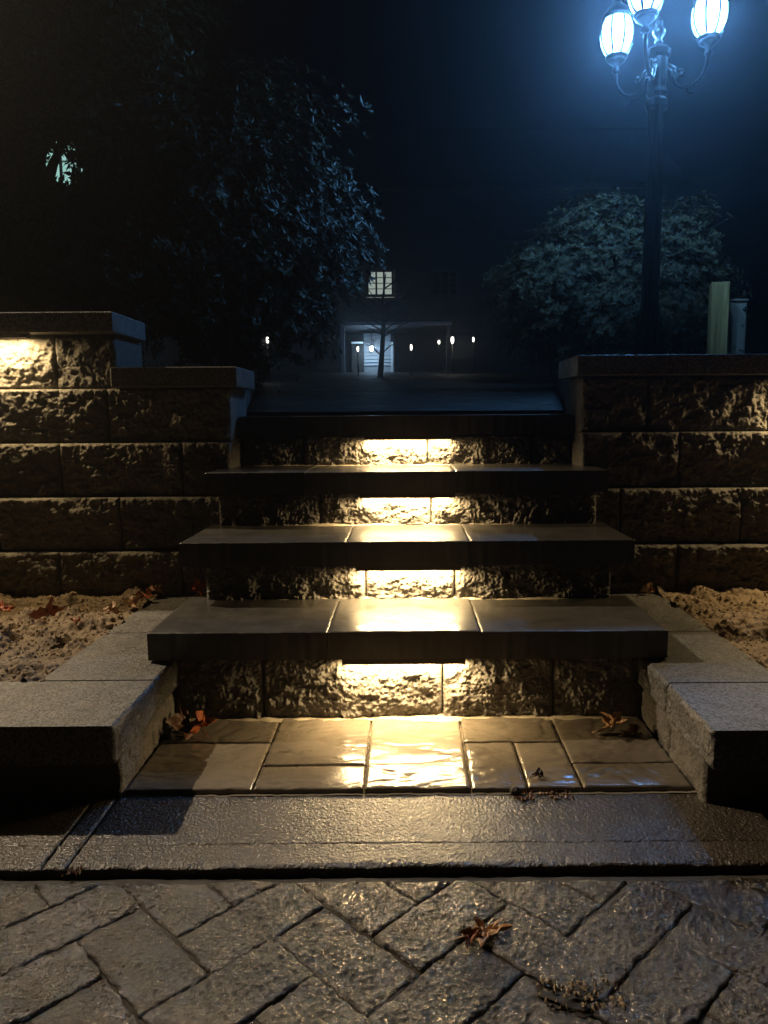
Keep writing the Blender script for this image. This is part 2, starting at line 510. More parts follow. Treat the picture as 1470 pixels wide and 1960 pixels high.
# ------------------------------------------------------------------ ground
def sheet(name, x0, x1, y0, y1, zf, mat, nx=2, ny=2, parent=None):
    x = np.linspace(x0, x1, nx + 1); y = np.linspace(y0, y1, ny + 1)
    X, Y = np.meshgrid(x, y)
    Z = zf(X, Y)
    idx = np.arange(X.size).reshape(ny + 1, nx + 1)
    Fc = np.stack([idx[:-1, :-1], idx[:-1, 1:], idx[1:, 1:], idx[1:, :-1]], -1).reshape(-1, 4).tolist()
    return mesh_obj(name, np.stack([X.ravel(), Y.ravel(), Z.ravel()], 1), Fc, mat, parent, True)

SLOPE = 0.0725
def hill(y): return 0.865 + SLOPE * (y - 2.94)
g = sheet('ground', -90, 90, -90, 90, lambda X, Y: 0 * X - 0.05, JOINT, 2, 2)
tag(g, 'dark earth under and around the paving', 'ground', kind='structure')
g = sheet('hillside', -90, 90, 2.98, 90, lambda X, Y: np.where(Y < 20, hill(Y), hill(20)) - 0.05, EARTH, 30, 40)
tag(g, 'dark rising ground behind the retaining walls', 'ground', kind='structure')

# ------------------------------------------------------------------ brick paving (45 degree herringbone)
paving = empty('brick_paving', (0, 0.7, 0), 'wet weathered herringbone brick paving in the foreground', 'paving', kind='structure')
mj = sheet('joint_sand', -3.0, 3.0, -1.2, 1.30, lambda X, Y: -0.0058 + 0.004 * fbm(X * 22, Y * 22, 3, 3), JOINT, 240, 110, paving)
BW = 0.116
def place_bricks():
    c = math.cos(R(45)); s = math.sin(R(45))
    ox, oy = 0.016, 1.053       # a joint crossing seen in the photograph
    for a in range(-24, 25):
        for b in range(-24, 25):
            m = (a - b) % 4
            if m == 0: u, v, w, l = a + 1.0, b + 0.5, 2, 1
            elif m == 3: u, v, w, l = a + 0.5, b + 1.0, 1, 2
            else: continue
            u *= BW; v *= BW
            x, y = ox + c * u - s * v, oy + s * u + c * v
            if not (0.28 < y < 1.38 and abs(x) < 1.25): continue
            near = y > 0.8 and abs(x) < 0.8
            sd = (a * 31 + b * 17) % 997
            rr = random.Random(sd)
            gap = 0.0028
            relief_slab('brick', x, y, w * BW - gap, l * BW - gap, rr.uniform(-0.002, 0.0025), 0.05, BRICKM, paving, R(45) + rr.uniform(-.012, .012),
                        0.0026 if near else 0.012, aggregate, 0.005, 0.0035, (rr.uniform(-.008, .008), rr.uniform(-.008, .008)), 1.281, 0.006, sd)
place_bricks()

# ------------------------------------------------------------------ apron slabs between the bricks and the landing
apron = empty('pavement', (0, 1.45, 0), 'wet textured concrete edging slabs between bricks and landing', 'pavement', kind='structure')
sheet('bedding', -3.0, 3.0, 1.27, 1.62, lambda X, Y: -0.016 + 0.004 * fbm(X * 40, Y * 40, 2, 5), JOINT, 200, 20, apron)
for i, (x0, x1) in enumerate(((-2.2, -1.42), (-1.415, -0.713), (-0.709, -0.664), (-0.66, 0.775), (0.78, 1.5), (1.505, 2.2))):
    fine = 0.0038 if x1 > -1.0 and x0 < 1.0 else 0.012
    def edge_relief(WX, WY, seed):
        return aggregate_fine(WX, WY, seed) - 0.006 * np.clip((1.332 + 0.012 * vn(WX * 25, WX * 0, 9) - WY) / 0.012, 0, 1)
    relief_slab('slab', (x0 + x1) / 2, 1.361, x1 - x0, 0.075, 0.006, 0.06, APRON, apron, 0, fine, edge_relief, 0.003, 0.003, (0, 0.03), None, 0.004, 40 + i)
    relief_slab('slab', (x0 + x1) / 2, 1.492, x1 - x0, 0.184, 0.007, 0.06, APRON, apron, 0, fine, aggregate_fine, 0.003, 0.003, (0, 0.025), None, 0.0, 60 + i)

# ------------------------------------------------------------------ landing pavers
landing = empty('landing', (0, 1.79, 0), 'wet slate-textured landing in front of the steps', 'landing', kind='structure')
sheet('joint_sand', -0.66, 0.66, 1.582, 2.03, lambda X, Y: 0.010 + 0.003 * fbm(X * 60, Y * 60, 2, 5), SANDM, 160, 60, landing)
G = 0.004
pav = [(-.650, -.358, 1.590, 1.836), (-.650, -.358, 1.836, 2.02), (-.358, -.103, 1.590, 1.708), (-.358, -.103, 1.708, 2.02),
       (-.103, .143, 1.590, 2.02), (.143, .398, 1.829, 2.02), (.143, .272, 1.590, 1.829), (.272, .398, 1.590, 1.829),
       (.398, .650, 1.590, 1.711), (.398, .650, 1.711, 2.02)]
for i, (x0, x1, y0, y1) in enumerate(pav):
    relief_slab('paver', (x0 + x1) / 2, (y0 + y1) / 2, x1 - x0 - G, y1 - y0 - G, 0.022, 0.04, PAVER, landing, 0, 0.005, slate, 0.0035, 0.003,
                (random.uniform(-.006, .006), random.uniform(-.006, .006)), None, 0.003, 100 + i * 7)

# ------------------------------------------------------------------ steps
TY = [1.940, 2.258, 2.575, 2.893]
TZ = [0.285, 0.478, 0.671, 0.865]
TT = 0.077
OVER = 0.045
RZ0 = [0.012, 0.215, 0.405, 0.600]
names = ['lowest', 'second', 'third', 'topmost']
tread_cut = [(-.706, -.217, .198, .706), (-.706, -.19, .195, .706), (-.706, -.355, .17, .706), (-.652, -.22, .22, .652)]
riser_cut = [(-.660, -.407, .096, .407, .668), (-.645, -.133, .150, .650), (-.675, -.31, .086, .680), (-.652, -.411, .082, .50, .652)]
RHOLE = {}
def tread_relief(WX, WY, seed):
    return 0.0012 * fbm(WX * 9, WY * 9, 3, seed) + 0.0007 * fbm(WX * 90, WY * 90, 2, seed + 3)
for i in range(4):
    st = empty('stone_step', (0, TY[i] + 0.16, RZ0[i]), f'{names[i]} step of the stair, smooth wet tread stones on rough split-face riser blocks', 'step', 'steps of the garden stair')
    tc_ = tread_cut[i]
    yb = TY[i] + 0.395 if i < 3 else TY[i] + 0.30
    for k in range(len(tc_) - 1):
        dz = random.uniform(-.0012, .0012); dy = random.uniform(-.003, .002)
        x0, x1, y0 = tc_[k] + .0007, tc_[k + 1] - .0007, TY[i] + dy
        relief_slab('tread_stone', (x0 + x1) / 2, (y0 + yb) / 2, x1 - x0, yb - y0, TZ[i] + dz, TT, TREAD, st, 0, 0.0055, tread_relief, 0.003, 0.0018, (0, 0), None, 0.004, 500 + i * 5 + k)
    rc = riser_cut[i]
    for k in range(len(rc) - 1):
        split_block('riser_block', rc[k] + .002, rc[k + 1] - .002, TY[i] + OVER + 0.006, 0.24, RZ0[i], TZ[i] - TT, SPLIT, st, res=0.0028, amp=0.013,
                    seed=200 + i * 10 + k, edge=0.007, bulge=0.007)

# loose sand swept against the foot of each riser
def sand_strip(x0, x1, y, z, label, w=0.022, seed=0):
    n = int((x1 - x0) / 0.0035); m = 8
    X, T = np.meshgrid(np.linspace(x0, x1, n + 1), np.linspace(0, 1, m + 1))
    wid = w * (0.75 + 1.0 * fbm(X * 9, X * 0 + seed, 3, seed + 2))
    Y = y + 0.02 - (wid + 0.02) * T
    H = 0.007 * (1 - T) ** 0.8 * (0.9 + 1.2 * fbm(X * 25, T * 2, 2, seed)) + 0.0035 * np.abs(fbm(X * 230, T * 9, 2, seed + 8)) * (1 - T) - 0.0025 * T
    idx = np.arange(X.size).reshape(m + 1, n + 1)
    Fc = np.stack([idx[:-1, :-1], idx[1:, :-1], idx[1:, 1:], idx[:-1, 1:]], -1).reshape(-1, 4).tolist()
    o = mesh_obj('sand_strip', np.stack([X.ravel(), Y.ravel(), (z + H).ravel()], 1), Fc, SANDM, None, True)
    return tag(o, label, 'sand', kind='stuff')
sand_strip(-.645, .645, TY[0] + OVER, 0.023, 'loose sand along the foot of the lowest riser', 0.022, 1)
sand_strip(-.60, .60, TY[1] + OVER, TZ[0], 'loose sand at the back of the lowest tread', 0.022, 2)
sand_strip(-.63, .63, TY[2] + OVER, TZ[1], 'loose sand at the back of the second tread', 0.020, 3)
sand_strip(-.60, .60, TY[3] + OVER, TZ[2], 'loose sand at the back of the third tread', 0.022, 4)

# ------------------------------------------------------------------ LED bar lights
def bar_light(x0, x1, yf, ztop, label, power, group, name):
    """slim bar lamp screwed under the overhang of a stone; yf = front of the stone"""
    t = empty(name, ((x0 + x1) / 2, yf + 0.02, ztop - 0.018), label, 'light', group)
    bm = bmesh.new()
    add_box(bm, x0, x1, yf + 0.006, yf + 0.010, ztop - 0.0168, ztop - 0.0005, 0.0008)
    add_box(bm, x0, x1, yf + 0.0102, yf + 0.030, ztop - 0.012, ztop - 0.0005, 0.0008)
    bm_obj('housing', bm, BRONZE, t)
    for s in (x0, x1):
        box('end_cap', s - 0.002, s + 0.002, yf + 0.005, yf + 0.031, ztop - 0.0195, ztop - 0.0005, BRONZE, t, 0.0006)
    box('lens', x0 + 0.006, x1 - 0.006, yf + 0.012, yf + 0.028, ztop - 0.0148, ztop - 0.0124, LED_LENS, t, 0.0006)
    ld = bpy.data.lights.new('led_glow', 'AREA')
    ld.shape = 'RECTANGLE'; ld.size = x1 - x0 - 0.014; ld.size_y = 0.012
    ld.energy = power; ld.color = WARM
    lo = bpy.data.objects.new('led_glow', ld)
    col.objects.link(lo)
    attach(lo, t, ((x0 + x1) / 2, yf + 0.020, ztop - 0.0160))
    lo.rotation_euler = (0, 0, 0)
    return t
led_x = [(-.178, .155), (-.160, .166), (-.164, .168), (-.163, .172)]
for i in range(4):
    bar_light(led_x[i][0], led_x[i][1], TY[i], TZ[i] - TT, f'slim warm bar light under the {names[i]} tread of the stair', LED_W, 'bar lights under the treads', 'step_light')

# ------------------------------------------------------------------ planter borders (coping stones either side of the landing)
def border(side):
    s = -1 if side == 'left' else 1
    t = empty('planter_border', (s * 0.79, 2.1, 0), f'low {side} planter border of speckled grey coping stones', 'border', 'planter borders beside the landing')
    top, bot = 0.203, -0.012
    yf = 1.526 if s < 0 else 1.481
    yj = 1.807 if s < 0 else 1.762
    yj2 = 2.222 if s < 0 else 2.20
    xin, xout = 0.640, 0.930
    mid = 0.113
    pieces = ((yf, yj - .004, 0.0, xout + 0.55, 1), (yj + .003, yj2 - .003, .004, xout - xin, 2), (yj2 + .0015, 2.695, .002, xout - xin, 3))
    for (a0, a1, inset, dep, q) in pieces:
        f = s * (xin + inset)
        split_block('coping_stone', a0, a1, f, dep, mid, top, COPING, t, '+x' if s < 0 else '-x', 0.0033, 0.006, 300 + q + (0 if s < 0 else 10), 0.008, 0.002)
        split_block('base_block', a0 + (.058 if q == 1 else 0), a1, f + s * .013, dep - .03, bot, mid - .001, SPLIT, t, '+x' if s < 0 else '-x', 0.0033, 0.007, 320 + q + (0 if s < 0 else 10), 0.006, 0.002)
    e0, e1 = (-2.3, -1.507) if s < 0 else (2.123, 2.6)
    if s < 0: e1 = -2.125
    box('coping_stone', e0 if s > 0 else -2.7, e1, yf + .002, yj - .004, mid, top, COPING, t, 0.003)
    box('base_block', e0 if s > 0 else -2.7, e1, yf + .06, yj - .004, bot, mid - .001, SPLIT, t, 0.003)
border('left'); border('right')

# ------------------------------------------------------------------ soil beds
def soil_z(X, Y, sd):
    n = fbm(X * 5 + sd, Y * 6, 3, sd)
    lump = np.clip(fbm(X * 13 + sd, Y * 15, 3, sd + 5), 0, 1)
    crumb = np.clip(0.55 - worley(X * 42 + sd, Y * 42, sd), 0, 1)
    grain = np.clip(0.6 - worley(X * 105, Y * 105, sd + 2), 0, 1)
    return 0.180 + 0.026 * n + 0.050 * lump + 0.016 * crumb * (vn(X * 9, Y * 9, sd + 3) > -.1) + 0.008 * grain + 0.018 * np.clip((Y - 2.3) / 0.4, 0, 1)
o = sheet('soil_bed', -2.3, -0.925, 1.80, 2.76, lambda X, Y: soil_z(X, Y, 4), SOIL, 380, 260); tag(o, 'lumpy sandy soil bed left of the steps', 'soil', kind='structure')
o = sheet('soil_bed', 0.925, 2.5, 1.755, 2.76, lambda X, Y: soil_z(X, Y, 9), SOIL, 430, 270); tag(o, 'golden lumpy soil bed right of the steps', 'soil', kind='structure')

# ------------------------------------------------------------------ retaining walls
def wall(side):
    left = side == 'left'
    t = empty('retaining_wall', (-1.5 if left else 1.5, 2.9, 0),
              f'{side} retaining wall of rough split-face concrete blocks, each course stepped back', 'retaining wall', 'retaining walls beside the stair')
    zs = [0.17, 0.370, 0.570, 0.770, 0.972, 1.172] if left else [0.17, 0.383, 0.590, 0.797, 1.003]
    fy = [2.70, 2.732, 2.764, 2.796, 2.828]
    if left:
        cuts = [(-2.65, -2.20, -1.745, -1.293, -.84, -.66), (-2.43, -1.977, -1.524, -1.07, -.68), (-2.65, -2.2, -1.748, -1.295, -.84, -.657),
                (-2.48, -2.03, -1.575, -1.119, -.657), (-2.67, -2.22, -1.77, -1.316, -1.087)]
    else:
        cuts = [(.66, 1.003, 1.456, 1.91, 2.36), (.68, .795, 1.246, 1.70, 2.15, 2.6), (.653, 1.019, 1.47, 1.92, 2.37), (.653, .904, 1.36, 1.81, 2.26)]
    for c, cc in enumerate(cuts):
        for k in range(len(cc) - 1):
            vis = min(abs(cc[k]), abs(cc[k + 1])) < 1.6
            split_block('block', cc[k] + .002, cc[k + 1] - .002, fy[c], 0.28, zs[c] + .001, zs[c + 1] - .001, SPLIT, t, '-y', 0.0042 if vis else 0.012, 0.017,
                        400 + (0 if left else 100) + c * 10 + k, 0.008, 0.003)
    if left:
        box('cap_stone', -1.085, -.622, 2.752, 3.08, .9735, 1.047, COPING, t, .004)
        for x0, x1 in ((-2.67, -2.21), (-2.205, -1.74), (-1.735, -1.066)):
            box('cap_stone', x0, x1, 2.756, 3.10, 1.1735, 1.247, COPING, t, .004)
    else:
        for x0, x1 in ((.625, 1.09), (1.095, 1.56), (1.565, 2.26)):
            box('cap_stone', x0, x1, 2.738, 3.08, 1.0045, 1.078, COPING, t, .004)
    return t
wall('left'); wall('right')
bar_light(-1.715, -1.385, 2.756, 1.1735, 'bright warm bar light under the cap of the left wall at the picture edge', WALL_LED_W, 'bar lights under the wall caps', 'wall_light')
bar_light(1.43, 1.76, 2.738, 1.0045, 'warm bar light under the cap of the right wall just past the picture edge', WALL_LED_W, 'bar lights under the wall caps', 'wall_light')

# ------------------------------------------------------------------ upper patio and beds
def patio_edge(Y): return np.interp(Y, [2.9, 3.3, 6, 13], [0.64, 0.70, 1.2, 3.2])
def strip_sheet(name, fx0, fx1, zf, y0, y1, mat, n=24, m=12):
    y = np.linspace(y0, y1, n + 1)
    V, Fc = [], []
    for i, yy in enumerate(y):
        a, b = float(fx0(yy)), float(fx1(yy))
        for k in range(m + 1):
            V.append((a + (b - a) * k / m, yy, float(zf(yy))))
    for i in range(n):
        for k in range(m):
            q = i * (m + 1) + k
            Fc.append([q, q + 1, q + m + 2, q + m + 1])
    # close the sides down to the slope
    base = len(V)
    for i, yy in enumerate(y):
        V.append((float(fx0(yy)), yy, float(hill(yy)) - 0.08)); V.append((float(fx1(yy)), yy, float(hill(yy)) - 0.08))
    for i in range(n):
        l0, l1 = i * (m + 1), (i + 1) * (m + 1)
        Fc.append([l0, l1, base + 2 * (i + 1), base + 2 * i])
        Fc.append([l1 + m, l0 + m, base + 2 * i + 1, base + 2 * (i + 1) + 1])
    return mesh_obj(name, V, Fc, mat, None, True)
o = strip_sheet('patio', lambda y: -patio_edge(y), patio_edge, lambda y: hill(y) + 0.0, 3.19, 13.9, PATIO, 60, 14)
tag(o, 'dark wet paved path rising from the top step to the house', 'path', kind='structure')
o = strip_sheet('planting_bed', lambda y: -6.0, lambda y: -patio_edge(y) - 0.01, lambda y: hill(y) + 0.075, 3.06, 10, EARTH); tag(o, 'dark mulched bed behind the left wall', 'bed', kind='structure')
o = strip_sheet('planting_bed', lambda y: patio_edge(y) + 0.01, lambda y: 6.0, lambda y: hill(y) + 0.11, 3.06, 10, EARTH); tag(o, 'dark mulched bed behind the right wall', 'bed', kind='structure')

# ------------------------------------------------------------------ hooded yard light (stands left of the picture, throws the copings' shadows)
def yard_light():
    x, y, z = -4.6, 3.75, 5.0
    t = empty('yard_light', (x, y + .25, 1.2), 'hooded yard light on a tall dark pole behind the left wall', 'light')
    tube('pole', [(x, y + .25, 1.1), (x, y + .25, z + .05), (x, y + .2, z + .12), (x + .05, y + .05, z + .12)], [.07, .05, .04, .035], BLACKM, t, 12)
    d = (Vector((-0.05, 1.10, 0.0)) - Vector((x, y, z))).normalized()
    q = d.to_track_quat('-Z', 'Y').to_matrix()
    prof = [(.03, .10), (.06, .09), (.085, .03), (.10, -.10)]
    V, Fc = [], []
    n = 20
    for r, zz in prof + [(.094, -.10), (.078, .025), (.05, .075)]:
        for k in range(n):
            a = 2 * math.pi * k / n
            V.append(tuple(q @ Vector((r * math.cos(a), r * math.sin(a), zz)) + Vector((x, y, z))))
    for i in range(len(prof) + 2):
        for k in range(n):
            a, b = i * n + k, i * n + (k + 1) % n
            Fc.append([a, b, b + n, a + n])
    Fc.append(list(range(n))); Fc.append([(len(prof) + 2) * n + k for k in range(n)])
    mesh_obj('hood', V, Fc, BLACKM, t)
    ld = bpy.data.lights.new('yard_glow', 'SPOT')
    ld.energy = FLOOD_W; ld.color = (1.0, 0.79, 0.54)
    ld.spot_size = R(35); ld.spot_blend = 0.8; ld.shadow_soft_size = 0.03
    lo = bpy.data.objects.new('yard_glow', ld); col.objects.link(lo)
    attach(lo, t, Vector((x, y, z)) + d * 0.0)
    lo.rotation_euler = d.to_track_quat('-Z', 'Y').to_euler()
yard_light()

# ------------------------------------------------------------------ lamp post with three lanterns
def lamp_post():
    px, py = 1.735, 5.40
    zb = hill(py) + 0.11
    t = empty('lamp_post', (px, py, zb), 'tall black lamp post with three glowing cold white lanterns on scrolled arms', 'street lamp')
    lathe('post', px, py, [(.16, zb), (.16, zb + .06), (.11, zb + .12), (.09, zb + .35), (.075, zb + .40), (.062, zb + .5), (.056, 2.92), (.075, 2.95), (.075, 2.99), (.05, 3.02)], BLACKM, t, 24, 0.06)
    lathe('post_body', px, py, [(.05, 3.00), (.072, 3.04), (.066, 3.07), (.066, 3.26), (.08, 3.28), (.085, 3.31), (.06, 3.335), (.03, 3.35)], BLACKM, t, 24, 0.05)
    lathe('finial', px, py, [(.02, 3.35), (.03, 3.37), (.018, 3.39), (.042, 3.42), (.045, 3.44), (.02, 3.47), (.026, 3.49), (.022, 3.505), (.004, 3.53)], BLACKM, t, 14)
    ra = 0.345
    for ang in (2.0, 128.0, -122.0):
        a = R(ang); ux, uy = math.cos(a), math.sin(a)
        P = lambda r, z: (px + ux * r, py + uy * r, z)
        # swan-neck arm
        ctrl = [(.06, 3.20), (.085, 3.185), (.10, 3.14), (.125, 3.10), (.17, 3.085), (.225, 3.09), (.275, 3.12), (.315, 3.17), (.338, 3.23), (ra, 3.30)]
        arm = tube('arm', [P(*c) for c in ctrl], [.016, .015, .014, .013, .013, .013, .013, .013, .013, .014], BLACKM, t, 10)
        sc = [(.07, 3.235)] + [(.155 + .045 * math.cos(th) * (1 - th / 11), 3.185 + .045 * math.sin(th) * (1 - th / 11)) for th in np.linspace(2.6, 9.0, 18)]
        tube('scroll', [P(*c) for c in sc], [.009] * len(sc), BLACKM, arm, 8)
        kn = [(.235 + .028 * math.cos(th), 3.075 + .03 * math.sin(th)) for th in np.linspace(0.6, 5.6, 12)]
        tube('scroll', [P(*c) for c in kn], [.007] * len(kn), BLACKM, arm, 8)
        hx, hy, _ = P(ra, 0)
        lathe('cup', hx, hy, [(.012, 3.285), (.03, 3.30), (.022, 3.32), (.016, 3.335), (.05, 3.36), (.066, 3.372), (.06, 3.385), (.05, 3.392)], BLACKM, t, 16)
        # barrel of eight curved panes between ribs
        nP = 8
        prof = [(.066, 3.410), (.090, 3.438), (.109, 3.485), (.117, 3.535), (.113, 3.590), (.094, 3.645)]
        for k in range(nP):
            a0, a1 = 2 * math.pi * (k + .05) / nP + .2, 2 * math.pi * (k + .95) / nP + .2
            V, Fc = [], []
            for r, z in prof:
                for j in range(4):
                    aa = a0 + (a1 - a0) * j / 3
                    V.append((hx + r * math.cos(aa), hy + r * math.sin(aa), z))
            for i in range(len(prof) - 1):
                for j in range(3):
                    q = i * 4 + j
                    Fc.append([q, q + 1, q + 5, q + 4])
            mesh_obj('glass_pane', V, Fc, LANTERN_GLASS, t)
            ar = 2 * math.pi * k / nP + .2
            tube('rib', [(hx + (r + .002) * math.cos(ar), hy + (r + .002) * math.sin(ar), z) for r, z in prof], .0075, BLACKM, t, 6)
        lathe('ring', hx, hy, [(.062, 3.385), (.078, 3.392), (.078, 3.404), (.062, 3.406)], BLACKM, t, 16)
        lathe('roof', hx, hy, [(.094, 3.642), (.112, 3.65), (.105, 3.672), (.07, 3.72), (.035, 3.75), (.022, 3.77), (.028, 3.80), (.005, 3.84)], BLACKM, t, 16)
        lathe('bulb', hx, hy, [(.008, 3.415), (.018, 3.42), (.02, 3.44), (.012, 3.46), (.004, 3.465)], BULB, t, 12)
        ld = bpy.data.lights.new('lantern_glow', 'POINT')
        ld.energy = LAMP_W; ld.color = COLD; ld.shadow_soft_size = 0.045
        lo = bpy.data.objects.new('lantern_glow', ld); col.objects.link(lo)
        attach(lo, t, (hx, hy, 3.535))
lamp_post()

# ------------------------------------------------------------------ shrubs
def whorl_mesh(pts, nrm, size, nleaf, rs, droop=0.25):
    base_l = np.array([[0, 0, 0], [.48, -.21, .05], [.48, .21, .05], [.45, 0, 0.0], [1.0, 0, -.10]])
    tri = np.array([[0, 1, 3], [0, 3, 2], [1, 4, 3], [2, 3, 4]])
    n = len(pts)
    k = nleaf + rs.integers(-2, 2, n)
    wi = np.repeat(np.arange(n), k)
    j = np.concatenate([np.arange(q) for q in k])
    m = len(wi)
    unit = lambda v: v / np.maximum(np.linalg.norm(v, axis=1), 1e-9)[:, None]
    d = unit(nrm)
    a = unit(np.cross(d, np.where(np.abs(d[:, 2:]) < .9, [[0, 0, 1.0]], [[1.0, 0, 0]])))
    b = np.cross(d, a)
    ph = rs.uniform(0, 6.28, n); sz = size * rs.uniform(.75, 1.25, n)
    th = ph[wi] + 2 * np.pi * j / k[wi] + rs.uniform(-.25, .25, m)
    el = rs.uniform(-.15, .75, m) - droop
    dd = d[wi]
    L = a[wi] * np.cos(th)[:, None] + b[wi] * np.sin(th)[:, None]
    fwd = L * np.cos(el)[:, None] + dd * np.sin(el)[:, None]
    side = unit(np.cross(dd, L))
    up = np.cross(fwd, side)
    tw = rs.uniform(-.5, .5, m)[:, None]
    sd2 = side * np.cos(tw) + up * np.sin(tw); up2 = np.cross(fwd, sd2)
    ls = (sz[wi] * rs.uniform(.7, 1.15, m))[:, None, None]
    V = pts[wi][:, None, :] + ls * (base_l[None, :, :1] * fwd[:, None] + base_l[None, :, 1:2] * sd2[:, None] - base_l[None, :, 2:] * up2[:, None])
    Fc = tri[None] + (np.arange(m) * 5)[:, None, None]
    return V.reshape(-1, 3), Fc.reshape(-1, 3)

def shrub(name, label, lobes, nw, size, mat, base, seed, stems, gap=None, nleaf=8, cat='shrub'):
    rs = np.random.default_rng(seed)
    t = empty(name, base, label, cat)
    P, D = [], []
    vol = np.array([l[3] * l[4] * l[5] for l in lobes]) ** (2 / 3)
    for li, l in enumerate(lobes):
        c, r = np.array(l[:3]), np.array(l[3:6])
        k = int(nw * vol[li] / vol.sum())
        d = rs.normal(size=(k * 2, 3)); d /= np.linalg.norm(d, axis=1)[:, None]
        rad = rs.uniform(.42, 1.0, k * 2) ** 0.45
        # clumps: push the surface in and out
        cl = fbm(np.arctan2(d[:, 1], d[:, 0]) * 2.4 + li, d[:, 2] * 3.6, 3, seed + li)
        p = c + d * r * (rad * (1 + 0.42 * cl))[:, None]
        keep = fbm(p[:, 0] * 3.2 + p[:, 1] * 2.1, p[:, 2] * 3.2 - p[:, 1], 2, seed + 50 + li) > -0.09
        p, d = p[keep][:k], d[keep][:k]
        P.append(p); D.append(d * np.array([1, 1, .6]) + np.array([0, 0, .55]))
    P = np.vstack(P); D = np.vstack(D)
    if gap is not None:
        for (g0, g1, gr, prob) in gap:       # a thin spot in the crown
            g0, g1 = np.array(g0), np.array(g1)
            ax = (g1 - g0) / np.linalg.norm(g1 - g0)
            rel = P - g0
            dist = np.linalg.norm(rel - (rel @ ax)[:, None] * ax, axis=1)
            k = (dist > gr) | (rs.uniform(size=len(P)) > prob)
            P, D = P[k], D[k]
    V, Fc = whorl_mesh(P, D, size, nleaf, rs)
    mesh_obj('crown', V, Fc, mat, t, False)
    # trunk with limbs, one tapering skeleton
    TV, TF = [], []
    for (p0, p1, r0) in stems:
        p0, p1 = Vector(p0), Vector(p1)
        mid = (p0 + p1) / 2 + Vector((rs.uniform(-.12, .12), rs.uniform(-.12, .12), .05))
        chains = [([p0, mid, p1], [r0, r0 * .7, r0 * .35])]
        for q in range(14):
            f = rs.uniform(.25, 1.0)
            s0 = p0.lerp(p1, f)
            e = s0 + Vector((rs.uniform(-.5, .5), rs.uniform(-.4, .4), rs.uniform(.15, .5)))
            chains.append(([s0, (s0 + e) / 2 + Vector((0, 0, .04)), e], [r0 * .45, r0 * .3, r0 * .12]))
        for pts, rd in chains:
            v, f = tube_data(pts, rd, 7)
            o = len(TV); TV += [tuple(q) for q in v]; TF += [[i + o for i in ff] for ff in f]
    mesh_obj('trunk', TV, TF, BARK, t)
    return t

z5 = hill(5) + .07
shrub('evergreen_tree', 'large dark glossy-leaved evergreen looming behind the left wall', [
    (-1.18, 5.0, 2.05, 1.0, .9, .92), (-1.75, 5.1, 2.65, 1.0, .95, .95), (-2.5, 5.2, 3.0, 1.2, 1.0, 1.25), (-3.4, 5.0, 2.6, 1.2, 1.0, 1.5), (-2.4, 4.6, 1.9, 1.3, .8, 1.0), (-3.4, 4.6, 1.8, 1.0, .8, .9)],
    19000, 0.056, FOLIAGE, (-2.1, 5.1, z5), 21,
    [((-2.1, 5.1, z5), (-1.5, 5.1, 2.5), .09), ((-2.15, 5.15, z5), (-2.6, 5.1, 3.2), .10), ((-2.2, 5.1, z5), (-3.2, 5.0, 2.7), .08)],
    gap=[((0, 0, .865), (-4.95, 11, 4.4), .11, .86), ((0, 0, .865), (-4.72, 11, 4.25), .12, .6)], cat='tree')
z7 = hill(7) + .11
shrub('rhododendron_bush', 'round rhododendron bush lit from above behind the lamp post', [
    (1.40, 7.0, 1.95, .62, .55, .62), (1.85, 7.1, 2.15, .70, .6, .72), (2.42, 7.0, 2.08, .60, .55, .74), (1.9, 6.9, 1.7, 1.05, .6, .55)],
    8500, 0.050, FOLIAGE2, (1.9, 7.0, z7), 33,
    [((1.85, 7.0, z7), (1.4, 7, 2.1), .04), ((1.9, 7.0, z7), (1.9, 7.1, 2.4), .045), ((1.95, 7.0, z7), (2.4, 7, 2.3), .04)])

# ------------------------------------------------------------------ timber post and utility pedestal
def timber_post():
    x, y = 2.60, 6.3
    zb = hill(y) + .05
    bm = bmesh.new()
    add_box(bm, -.07, .07, -.07, .07, 0, 1.93 - zb, 0.006)
    for v in bm.verts:
        v.co.x += 0.012 * (v.co.z) * -0.3
        c, s = math.cos(R(-14)), math.sin(R(-14))
        v.co.x, v.co.y = c * v.co.x - s * v.co.y + x, s * v.co.x + c * v.co.y + y
        v.co.z += zb
    o = bm_obj('timber_post', bm, WOOD, None)
    tag(o, 'pale greenish square timber post behind the right wall', 'post')
    x2, y2 = 2.80, 6.42
    t = empty('utility_pedestal', (x2, y2, zb), 'grey metal utility pedestal with bolts beside the timber post', 'utility box')
    box('cabinet', x2 - .065, x2 + .065, y2 - .05, y2 + .05, zb, 1.795, GREYM, t, .004)
    box('door_panel', x2 - .055, x2 + .055, y2 - .056, y2 - .0505, zb + .1, 1.77, GREYM, t, .002)
    box('lid', x2 - .07, x2 + .07, y2 - .06, y2 + .055, 1.7955, 1.812, GREYM, t, .003)
    for bx, bz in ((.03, 1.73), (.045, 1.745), (.047, 1.72), (.028, 1.60), (-.035, 1.42), (.015, 1.40), (.04, 1.39)):
        V, Fc = tube_data([(x2 + bx, y2 - .056, bz), (x2 + bx, y2 - .064, bz), (x2 + bx, y2 - .067, bz)], [.0075, .007, .004], 8)
        mesh_obj('bolt', [tuple(v) for v in V], Fc, BOLTM, t)
timber_post()

